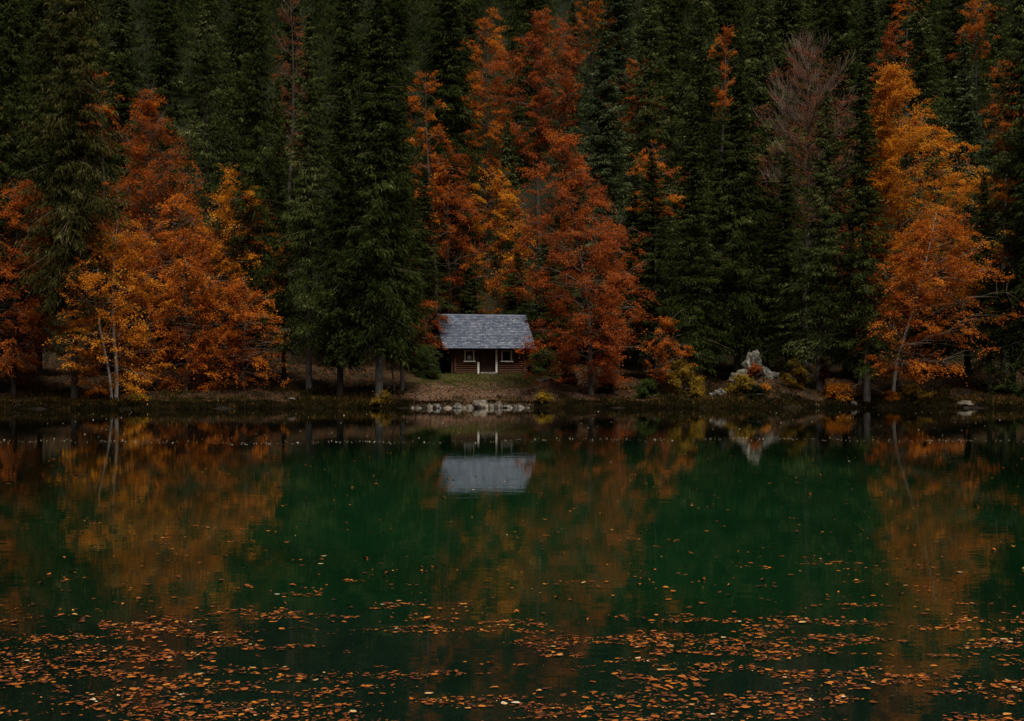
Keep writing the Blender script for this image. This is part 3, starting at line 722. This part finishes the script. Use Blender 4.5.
    # windows
    for (a0, a1, b0, b1) in wins:
        m = MB(); t = .075
        m.box(a0-.02, a0+t-.02, -.03, .12, b0, b1); m.box(a1-t+.02, a1+.02, -.03, .12, b0, b1)
        m.box(a0+t-.02, a1-t+.02, -.02, .10, b1-.05, b1-.01)
        fr = m.build('window', white, e)
        m = MB(); m.box(a0-.10, a1+.10, -.09, .12, b0-.085, b0-.004); m.build('sill', white, fr)
        m = MB(); m.box(a0+.05, a1-.05, .10, .125, b0, b1-.05); m.build('pane', glass, fr)
        if a0 < 2:
            cu = rough_mat('curtain', [(0,(.45,.46,.46)),(1,(.7,.71,.71))], 5, .9, 0)
            m = MB(); m.add([(a0+.17,.094,b0+.10),(a1-.17,.094,b0+.08),(a1-.16,.094,b0+.27),(a1-.27,.094,b0+.42),(a0+.22,.094,b0+.30),
                             (a0+.17,.099,b0+.10),(a1-.17,.099,b0+.08),(a1-.16,.099,b0+.27),(a1-.27,.099,b0+.42),(a0+.22,.099,b0+.30)],
                            [(0,1,2,3,4),(9,8,7,6,5),(0,5,6,1),(1,6,7,2),(2,7,8,3),(3,8,9,4),(4,9,5,0)])
            m.build('curtain', cu, fr)
    # door, set back between the white posts
    m = MB()
    nb = 8; w_ = (door[1]-door[0])/nb
    for k in range(nb): m.box(door[0]+k*w_+.006, door[0]+(k+1)*w_-.006, .20, .25+(.004 if k % 2 else 0), .10, 2.02)
    m.box(door[0], door[1], .252, .30, .08, 2.04)
    dr = m.build('door', dark, e)
    m = MB(); m.tube((door[0]+.22, .19, .98), (door[0]+.36, .19, .98), .014); m.tube((door[0]+.24, .205, .98), (door[0]+.24, .18, .98), .02)
    m.build('handle', stone, dr)
    m = MB(); m.box(door[0]-.16, door[0]-.02, -.06, .16, .02, .86); m.build('post', white, e, bevel=.008)
    m = MB(); m.box(door[1]+.02, door[1]+.15, -.06, .16, .02, 2.08); m.build('post', white, e, bevel=.008)
    m = MB(); m.box(door[0]-.02, door[1]+.02, -.55, .10, -.1, .13); m.build('step', stone, e, bevel=.02)
cabin()

# ------------------------------------------------------------------ rocks
def rock(name, x, y, z, sx, sy, sz, seed, mat, label, cat, group=None, rough=.35, sink=.25, rz=None):
    r = random.Random(seed)
    bpy_me = bpy.data.meshes.new(name)
    import bmesh
    bm = bmesh.new(); bmesh.ops.create_icosphere(bm, subdivisions=4, radius=1)
    off = Vector((r.uniform(-50, 50), r.uniform(-50, 50), 3.3))
    planes = [(Vector((r.gauss(0, 1), r.gauss(0, 1), r.gauss(.2, 1))).normalized(), r.uniform(.62, .92)) for _ in range(11)]
    for v in bm.verts:
        p = v.co.copy()
        for n, d in planes:                       # broken faces
            k = p.dot(n)
            if k > d: p -= n*(k-d)*.92
        p += p.normalized()*(mn.noise(p*1.6+off)*rough*.6 + mn.noise(p*5+off)*rough*.22)
        v.co = Vector((p.x*sx, p.y*sy, p.z*sz))
    bm.to_mesh(bpy_me); bm.free()
    bpy_me.materials.append(M[mat]); bpy_me.polygons.foreach_set('use_smooth', [True]*len(bpy_me.polygons))
    o = link(bpy.data.objects.new(name, bpy_me)); o.location = (x, y, z+sz*(1-sink*2)*.5)
    o.rotation_euler = (0, 0, r.uniform(0, 6) if rz is None else rz)
    return tag(o, label, cat, group)
GR = 'stones along the shore below the cabin'
def shore_rock(px, w, h, seed, mat, label, dy=0, flat=1.0):
    x = X(px, 87); y = float(shore(x))+dy*.6-.18; s = 87/F
    rock('shore_rock', x, y, max(gz(x, y), -.05)-.06, w*s/2*1.08, w*s/2*.9, h*s*.80, seed, mat, label, 'rock', GR, rz=random.Random(seed).uniform(-.3, .3))
for a in [
 (419, 7, 4, 1, 'rock_pale', 'small pale stone at the left end of the shore stones below the cabin', 0),
 (430, 8, 6, 2, 'rock_brown', 'brownish stone second from the left in the shore row', .15),
 (437, 9, 7, 3, 'rock_pale', 'rounded white stone in the left part of the shore row', 0),
 (447.5, 11, 4, 4, 'rock_brown', 'long low stone between the rounded white and the dark-notched one', .05),
 (458, 10, 7, 5, 'rock_pale', 'upright pale stone left of the largest shore stone', .1),
 (464, 6, 4, 14, 'rock_brown', 'little dark stone wedged right of the upright pale one', .0),
 (469, 8, 6, 6, 'rock_brown', 'brown stone touching the left side of the largest shore stone', .2),
 (480.5, 17, 11, 7, 'rock_brown', 'largest shore stone, domed and grey-brown, in front of the cabin door', .35),
 (491, 9, 7, 8, 'rock_brown', 'brown stone touching the right side of the largest shore stone', .2),
 (498, 9, 8, 9, 'rock_brown', 'tall rounded stone second right of the largest one', .3),
 (507, 11, 5, 10, 'rock_pale', 'whitest flat stone in the right part of the shore row', -.1),
 (519, 11, 5, 11, 'rock_pale', 'flat pale stone at the right end of the shore row', .0),
 (412, 5, 3, 12, 'rock_brown', 'tiny stone in the grass left of the shore row', .4),
 (528, 5, 3, 13, 'rock_brown', 'tiny stone beside the yellow tuft right of the shore row', .2),
]: shore_rock(*a)
def rk(px, py, Y, wpx, hpx, seed, mat, label, rough=.4, dp=.8, cat='rock'):
    s = Y/F; x = X(px, Y)
    rock('boulder', x, Y, Z(py, Y), wpx*s/2, wpx*s/2*dp, hpx*s*.62, seed, mat, label, cat, rough=rough, sink=.5, rz=0)
rk(547, 380.5, 95.0, 24, 7, 21, 'rock_brown', 'long low brown boulder on the leafy bank right of the cabin')
rk(615, 356, 106, 16, 11, 22, 'rock_brown', 'grey boulder in the shade behind the big red beech', .5)
GO = 'white limestone outcrop right of the cabin'
rk(753, 370, 92.2, 19, 28, 23, 'rock_pale', 'tall jagged white rock at the top of the outcrop', 1.0)
rk(741, 380, 91.4, 22, 15, 24, 'rock_pale', 'slanting white slab on the left of the outcrop', .8)
rk(768, 381, 91.2, 24, 24, 25, 'rock_pale', 'speckled white rock on the right of the outcrop', 1.0)
rk(718, 396, 89.2, 16, 13, 26, 'rock_pale', 'greyish white rock low at the left foot of the outcrop', .9)
rk(704, 403, 88.2, 12, 5, 27, 'rock_brown', 'flat grey rock at the waterline left of the outcrop', .6)
rk(763, 405, 88.0, 14, 5, 28, 'rock_pale', 'low pale rock at the waterline under the outcrop', .7)
rk(779, 401, 88.3, 11, 7, 29, 'rock_pale', 'pale rock at the waterline right of the outcrop', .8)
rk(817, 406, 87.6, 6, 4, 30, 'rock_pale', 'tiny pale stone at the foot of the pale spruce trunk')
rk(854, 404, 87.8, 7, 6, 31, 'rock_pale', 'small white stone left of the thick pale trunk', .7)
rk(965, 405, 87.4, 20, 7, 32, 'rock_brown', 'pale wedge-shaped rock lying alone at the right shore', .8)
rk(292, 399, 85.8, 7, 3, 33, 'rock_brown', 'small flat stone on the mossy left bank')

# ------------------------------------------------------------------ shrubs and saplings on the bank
GSH = 'autumn shrubs on the bank'
def shrub(px, Y, wpx, hpx, mat, label, seed, leaf=.09, dens=1.5, name='shrub', dz=0):
    x = X(px, Y); z = gz(x, Y)+dz; s = Y/F; H = hpx*s
    tm, lm, cm = make_broad(seed, H, H*.08, wpx*s/2, wpx*s/2, 0, nl=15, mat=mat, leaf=leaf, dens=dens*.45, dens_s=1.6, prof=[(0,.7),(.3,1),(.7,.8),(1,.3)], r0=.025, layer=.10, gap=.9, bare=.25)
    e = empty(name, (x, Y, z-.03)); tag(e, label, 'shrub', GSH)
    link(bpy.data.objects.new('stem', tm), e); link(bpy.data.objects.new('twigs', lm), e); link(bpy.data.objects.new('leaves', cm), e)
for a in [
 (680, 89.5, 26, 34, 'leaf_yellow', 'taller yellow-green shrub left of the outcrop', 101),
 (696, 89.0, 18, 18, 'leaf_yellow', 'low yellow shrub between the taller one and the grey-white rock', 102),
 (646, 89.3, 22, 18, 'leaf_green', 'dull green shrub under the orange sapling', 103),
 (742, 89.2, 24, 20, 'leaf_yellow', 'bright yellow shrub at the foot of the slanting white slab', 104),
 (757, 90.9, 12, 17, 'leaf_rust', 'small rust-red shrub growing on the outcrop against its tall rock', 105),
 (762, 89.0, 12, 10, 'leaf_gold', 'small golden shrub in the middle of the outcrop foot', 106),
 (754, 88.4, 26, 12, 'leaf_deep', 'dark shrub overhanging the water under the yellow one', 107),
 (794, 89.4, 18, 28, 'leaf_yellow', 'yellow shrub between the outcrop and the pale spruce trunk', 108),
 (808, 90.0, 16, 22, 'leaf_green', 'green shrub left of the pale spruce trunk', 109),
 (836, 88.6, 28, 18, 'leaf_gold', 'arching tawny shrub leaning to the water right of the pale spruce trunk', 110),
 (824, 90.0, 14, 36, 'leaf_brown', 'thin brown shrub climbing beside the pale spruce trunk', 111),
 (891, 88.4, 10, 10, 'leaf_gold', 'tiny golden tuft at the foot of the leaning trunk', 112),
 (914, 88.6, 24, 14, 'leaf_yellow', 'round yellow shrub right of the leaning trunk', 113),
 (1008, 89.6, 46, 36, 'leaf_green', 'wide green bush at the right edge of the shore', 114),
 (1030, 88.6, 30, 26, 'leaf_green', 'low green bush cut off by the right edge', 115),
 (138, 85.2, 14, 9, 'leaf_yellow', 'tiny bright yellow tuft at the left shore', 116),
 (538, 88.0, 18, 11, 'leaf_yellow', 'yellowish tuft at the water right of the shore stones', 117),
 (428, 97.5, 34, 34, 'leaf_green', 'green bush against the left side of the cabin', 118),
 (546, 99.0, 30, 26, 'leaf_green', 'dim green bush at the right corner of the cabin', 119),
 (564, 95.2, 24, 17, 'leaf_deep', 'low dark round bush on the bank right of the cabin', 120),
 (380, 86.9, 14, 14, 'leaf_yellow', 'yellow-green tuft at the foot of the largest spruce', 121),
 (604, 92.0, 22, 18, 'leaf_green', 'dull green shrub at the foot of the big red beech', 122),
]: shrub(*a)
for i, (px, Y, top, hw, lab) in enumerate([
  (394, 90.6, 310, 8, 'thin sapling pole between the two spruce trunks left of the cabin'),
  (267, 94, 300, 9, 'thin dark sapling left of the thick pale trunk'),
  (420, 103, 300, 12, 'slim sapling behind the bush left of the cabin'),
]):
    broad('sapling', px, Y, top, top+40, px-hw, px+hw, 'leaf_green', lab, 130+i, cat='sapling', nl=12, r0=.06, leaf=.1, group='thin saplings on the bank')

# ------------------------------------------------------------------ litter, grass, ground cover
def scatter(name, label, cat, n, fx, mats_pick, ln, wd, tilt, seed, kind='stuff', lift=.02, upright=False):
    r = np.random.default_rng(seed)
    x, y = fx(r, n); n = len(x)
    z = ground(x, y)+lift
    C = np.stack([x, y, z], 1)
    if upright:
        D = np.stack([r.normal(0, .35, n), r.normal(0, .35, n), np.ones(n)], 1); N = np.stack([r.normal(0, 1, n), -np.ones(n), r.normal(0, .2, n)], 1)
    else:
        a = r.uniform(0, 2*PI, n); D = np.stack([np.cos(a), np.sin(a), r.normal(0, tilt, n)], 1)
        N = np.stack([r.normal(0, tilt, n), r.normal(0, tilt, n), np.ones(n)], 1)
    l_ = r.uniform(*ln, n)
    if upright: C[:, 2] += l_*.4
    K = kites(C, D, N, l_, r.uniform(*wd, n))
    me = mesh_np(name, K.reshape(-1, 3), [(np.arange(n*4).reshape(-1, 4), 0)], [M[mats_pick]])
    return tag(link(bpy.data.objects.new(name, me)), label, cat, kind=kind)
M['litter_pink'] = leaf_mat('litter_pink', [(0,(.04,.034,.016)),(.4,(.11,.075,.042)),(.75,(.22,.14,.095)),(1,(.40,.31,.24))], .3, 1.2, .1)
M['litter_rust'] = leaf_mat('litter_rust', [(0,(.025,.014,.008)),(.55,(.085,.036,.016)),(1,(.26,.10,.03))], .4, .8, .1)
M['leaf_under'] = leaf_mat('leaf_under', [(0,(.010,.014,.006)),(.5,(.028,.034,.012)),(1,(.09,.085,.025))], .5, .8)
M['leaf_tawny'] = leaf_mat('leaf_tawny', [(0,(.03,.018,.010)),(.5,(.10,.052,.02)),(1,(.30,.17,.04))], .5, .8)
M['sedge'] = leaf_mat('sedge', [(0,(.008,.008,.004)),(.5,(.020,.017,.008)),(.85,(.06,.038,.014)),(1,(.24,.13,.04))], .5, .9)
M['grass'] = leaf_mat('grass', [(0,(.03,.04,.012)),(.5,(.085,.10,.028)),(.8,(.16,.14,.045)),(1,(.22,.15,.07))], .5, .9, .2)
M['moss'] = leaf_mat('moss', [(0,(.010,.010,.004)),(.5,(.026,.023,.008)),(.85,(.08,.055,.016)),(1,(.20,.12,.03))], .55, .9, .2)
def box_xy(x0, x1, y0, y1):
    def f(r, n):
        x = r.uniform(x0, x1, n); y = r.uniform(y0, y1, n); y = np.where(y0 < 0, shore(x)+(y-y0), y); return x, y
    return f
def bank(x0, x1, d0, d1, p=1.0):
    def f(r, n):
        x = r.uniform(x0, x1, n); d = d0+(d1-d0)*r.random(n)**p; return x, shore(x)+d
    return f
scatter('fallen_leaves', 'pinkish brown fallen leaves covering the bank in front of the cabin', 'fallen leaves', 44000, bank(-8.2, 8.5, .4, 13), 'litter_pink', (.04, .11), (.03, .07), .35, 1)
scatter('leaf_litter', 'rust-brown leaf litter on the shaded forest floor', 'leaf litter', 60000, bank(-45, 45, .3, 24, 1.2), 'litter_rust', (.09, .20), (.06, .13), .4, 2)
def fringe(r, n):
    x = r.uniform(-45, 45, n); d = -.05+2.2*r.random(n)**1.3
    v = np.sin(x*1.9+d)*.4+np.sin(x*.53+1)*.5+np.sin(x*4.7+d*3)*.3+r.normal(0, .35, n)
    k = (v > .15) & ~((x > -6.2) & (x < 1.6) & (d < 1.2)) & ~((x > -6.2) & (x < 3) & (r.random(n) < .6))
    return x[k], (shore(x)+d)[k]
def under(r, n):
    x = r.uniform(-45, 45, n); d = .2+6*r.random(n)**1.2
    v = np.sin(x*.8+d*.9+2)*.45+np.sin(x*2.3-d*1.4)*.35+np.sin(x*.31+4)*.4+r.normal(0, .25, n)
    k = (v > .25) & ~((x > -7.0) & (x < 6.0))
    return x[k], (shore(x)+d)[k]
def lawn(r, n):
    x = r.uniform(-7.6, 4.0, n); y = 99.8-6.0*r.random(n)**1.5 + (x+2)*.05
    k = np.sin(x*1.1)*.5+np.sin(y*2.1+x*.6)*.5+r.normal(0, .6, n) > -.5
    k &= ~((np.abs(x+1.55) < .9) & (y > 98.2)); return x[k], y[k]
scatter('grass', 'short olive grass strip in front of the cabin', 'grass', 40000, lawn, 'grass', (.04, .10), (.012, .03), .4, 3, upright=True)
scatter('moss', 'mossy grass fringe along the waterline', 'ground cover', 80000, fringe, 'moss', (.05, .30), (.015, .05), .4, 4, upright=True)

def edge(r, n):
    x = r.uniform(-45, 45, n); d = -.15+1.0*r.random(n)**1.2+.35*np.sin(x*1.7)*np.sin(x*.6)
    k = (r.random(n) > .55) | ~((x > -6.4) & (x < 1.4)); k &= ~((x > -6.4) & (x < 1.2) & (d < .3))
    return x[k], (shore(x)+d)[k]
scatter('sedge', 'dark matted sedge and wet leaves hanging over the waterline', 'ground cover', 60000, edge, 'sedge', (.05, .26), (.02, .06), .4, 8, upright=True, lift=0)
scatter('undergrowth', 'low dark leafy undergrowth on the bank', 'ground cover', 60000, under, 'leaf_under', (.10, .34), (.03, .10), .4, 5, upright=True)
scatter('ferns', 'tawny dead fern and bramble between the trunks', 'ground cover', 36000, lambda r, n: tuple(q for q in under(r, n)) , 'leaf_tawny', (.08, .30), (.02, .07), .4, 6, upright=True, lift=.10)

# ------------------------------------------------------------------ leaves on the water
def vnoise(x, y, seed):
    r = np.random.default_rng(seed); g = r.random((64, 64))
    xi = np.floor(x).astype(int); yi = np.floor(y).astype(int); fx, fy = sm(x-xi), sm(y-yi)
    a = g[xi % 64, yi % 64]; b = g[(xi+1) % 64, yi % 64]; c = g[xi % 64, (yi+1) % 64]; d = g[(xi+1) % 64, (yi+1) % 64]
    return (a*(1-fx)+b*fx)*(1-fy)+(c*(1-fx)+d*fx)*fy
def floating(name, label, x, y, ln, mat, seed, curl=.3):
    r = np.random.default_rng(seed); n = len(x)
    a = r.uniform(0, 2*PI, n); D = np.stack([np.cos(a), np.sin(a), r.normal(0, .05, n)], 1); S = np.stack([-np.sin(a), np.cos(a), r.normal(0, .05, n)], 1)
    L = (ln[0]+(ln[1]-ln[0])*r.random(n)**2.4)[:, None]; Wd = L*r.uniform(.35, .9, n)[:, None]
    C = np.stack([x, y, np.full(n, .006)], 1)
    up = np.array([0, 0, 1.]); cu = (r.random(n)**2*curl)[:, None]*L; c2 = (r.random(n)**2*curl)[:, None]*L
    P = [C-D*L*.5+up*cu, C-D*L*.15+S*Wd*.5+up*c2, C+D*L*.22+S*Wd*.42+up*c2*.8, C+D*L*.55+up*cu*.9, C+D*L*.22-S*Wd*.42+up*c2*.6, C-D*L*.15-S*Wd*.5+up*c2*.7, C-D*L*.1, C+D*L*.2]
    V = np.stack(P, 1).reshape(-1, 3); b = np.arange(n)[:, None]*8
    F4 = np.concatenate([b+np.array([[0, 6, 1, 1]])][:0] or [b+np.array([[6, 7, 2, 1]]), b+np.array([[6, 5, 4, 7]])])
    F3 = np.concatenate([b+np.array([[0, 6, 1]]), b+np.array([[0, 5, 6]]), b+np.array([[7, 3, 2]]), b+np.array([[7, 4, 3]])])
    me = mesh_np(name, V, [(F4, 0), (F3, 0)], [mat])
    return tag(link(bpy.data.objects.new(name, me)), label, 'fallen leaves', kind='stuff')
def wet_leaf(name, stops):
    t = NT(name); ge = t.n('ShaderNodeNewGeometry')
    c = t.ramp(ge.outputs['Random Per Island'], stops)
    p = t.n('ShaderNodeBsdfPrincipled'); p.inputs['Roughness'].default_value = .6; p.inputs['Specular IOR Level'].default_value = .25
    t.l(c, p.inputs['Base Color']); t.l(p.outputs[0], t.out.inputs[0]); return t.m
wl = wet_leaf('wet_leaf', [(0,(.03,.012,.005)),(.4,(.13,.034,.007)),(.75,(.30,.078,.009)),(.96,(.42,.15,.016)),(.993,(.5,.33,.16)),(1,(.6,.5,.4))])
pale = wet_leaf('sky_glint_leaf', [(0,(.30,.18,.08)),(.4,(.48,.42,.32)),(1,(.74,.70,.62))])  # pale tone puts the sky's reflection on far leaves into their colour
r = np.random.default_rng(5)
n = 300000
x = r.uniform(-9, 9, n); y = 7.0+16*r.random(n)
xo, yo = x, y; x, y = xo*.97+yo*.24, yo*.97-xo*.10
d = .26*vnoise(x*.5+39, y*.6+20, 1)+.44*vnoise(x*1.9+20, y*3.4+20, 2)+.30*vnoise(x*5.5+40, y*11+20, 3); x, y = xo, yo
fall = np.interp(y, [7, 9.4, 11.3, 12.9, 13.8, 15.5, 18, 23], [.475, .49, .525, .575, .71, .77, .81, .85])
bias = .035*np.sin(x*.9+2.6)+.0*x
p = 1/(1+np.exp(-(d-fall-bias)*48))*.55
k = r.random(n) < p
floating('fallen_leaves', 'orange-brown fallen leaves floating in mats on the near water', x[k], y[k], (.014, .076), wl, 1, curl=.17)
print('near leaves', int(k.sum()))
# stray leaves further out, and the thin drift line across the lake
n = 900; y = 13+27*r.random(n)**1.6; x = r.uniform(-.42, .42, n)*y
floating('fallen_leaves', 'scattered stray leaves floating on the open water', x, y, (.04, .09), wl, 2, curl=.35)
n = 900; x = r.uniform(-24, 24, n); x = x[vnoise(x*.5+60, x*0, 9)+r.normal(0, .2, n) > .35]; n = len(x); y = 46.5+1.3*np.sin(x*.21)+.5*np.sin(x*.9)+r.normal(0, .5, n)
n2 = 700; x2 = r.uniform(-30, 30, n2); y2 = 45+36*r.random(n2)**1.3
floating('fallen_leaves', 'thin drift line of leaves across the middle of the lake, sky glint put into their colour', np.concatenate([x, x2]), np.concatenate([y, y2]), (.03, .08), pale, 3, curl=.45)

# ------------------------------------------------------------------ light
SUN_EL, SUN_AZ = math.radians(68), math.radians(160)     # azimuth of the sun, clockwise from +Y
sd = Vector((math.sin(SUN_AZ)*math.cos(SUN_EL), math.cos(SUN_AZ)*math.cos(SUN_EL), math.sin(SUN_EL)))
L = bpy.data.lights.new('sun', 'SUN'); L.energy = 3.2; L.angle = math.radians(22); L.color = (1, .90, .72)
lo = bpy.data.objects.new('sun', L); link(lo); lo.location = sd*50; lo.rotation_euler = sd.to_track_quat('Z', 'Y').to_euler()
w = bpy.data.worlds.new('World'); scn.world = w; w.use_nodes = True
nt = w.node_tree; bg = nt.nodes['Background']
sk = nt.nodes.new('ShaderNodeTexSky'); sk.sky_type = 'NISHITA'; sk.sun_disc = False
sk.sun_elevation = SUN_EL; sk.sun_rotation = SUN_AZ; sk.air_density = 1.0; sk.dust_density = 5.0; sk.ozone_density = 1.0; sk.altitude = 700
hs = nt.nodes.new('ShaderNodeHueSaturation'); hs.inputs['Saturation'].default_value = .15     # overcast: the blue is greyed by cloud
nt.links.new(sk.outputs[0], hs.inputs['Color']); nt.links.new(hs.outputs[0], bg.inputs[0]); bg.inputs[1].default_value = .05

# ------------------------------------------------------------------ camera
cam = bpy.data.cameras.new('camera'); cam.sensor_width = 36; cam.lens = F*36/1024
cam.clip_start = .1; cam.clip_end = 2000
co = bpy.data.objects.new('camera', cam); link(co); co.location = (0, 0, HC)
co.rotation_euler = (PI/2, 0, 0); cam.shift_y = (HOR-360.5)/1024
scn.camera = co
scn.render.resolution_x, scn.render.resolution_y = 1024, 721
scn.view_settings.view_transform = 'Standard'; scn.view_settings.look = 'None'
scn.view_settings.gamma = 1; scn.view_settings.use_curve_mapping = False
scn.view_settings.exposure = 0.38
scn.render.engine = 'CYCLES'
cy = scn.cycles; cy.max_bounces = 5; cy.diffuse_bounces = 2; cy.glossy_bounces = 3; cy.transmission_bounces = 2
cy.use_denoising = True; cy.denoiser = 'OPENIMAGEDENOISE'
cy.caustics_reflective = False; cy.caustics_refractive = False; cy.sample_clamp_indirect = 4
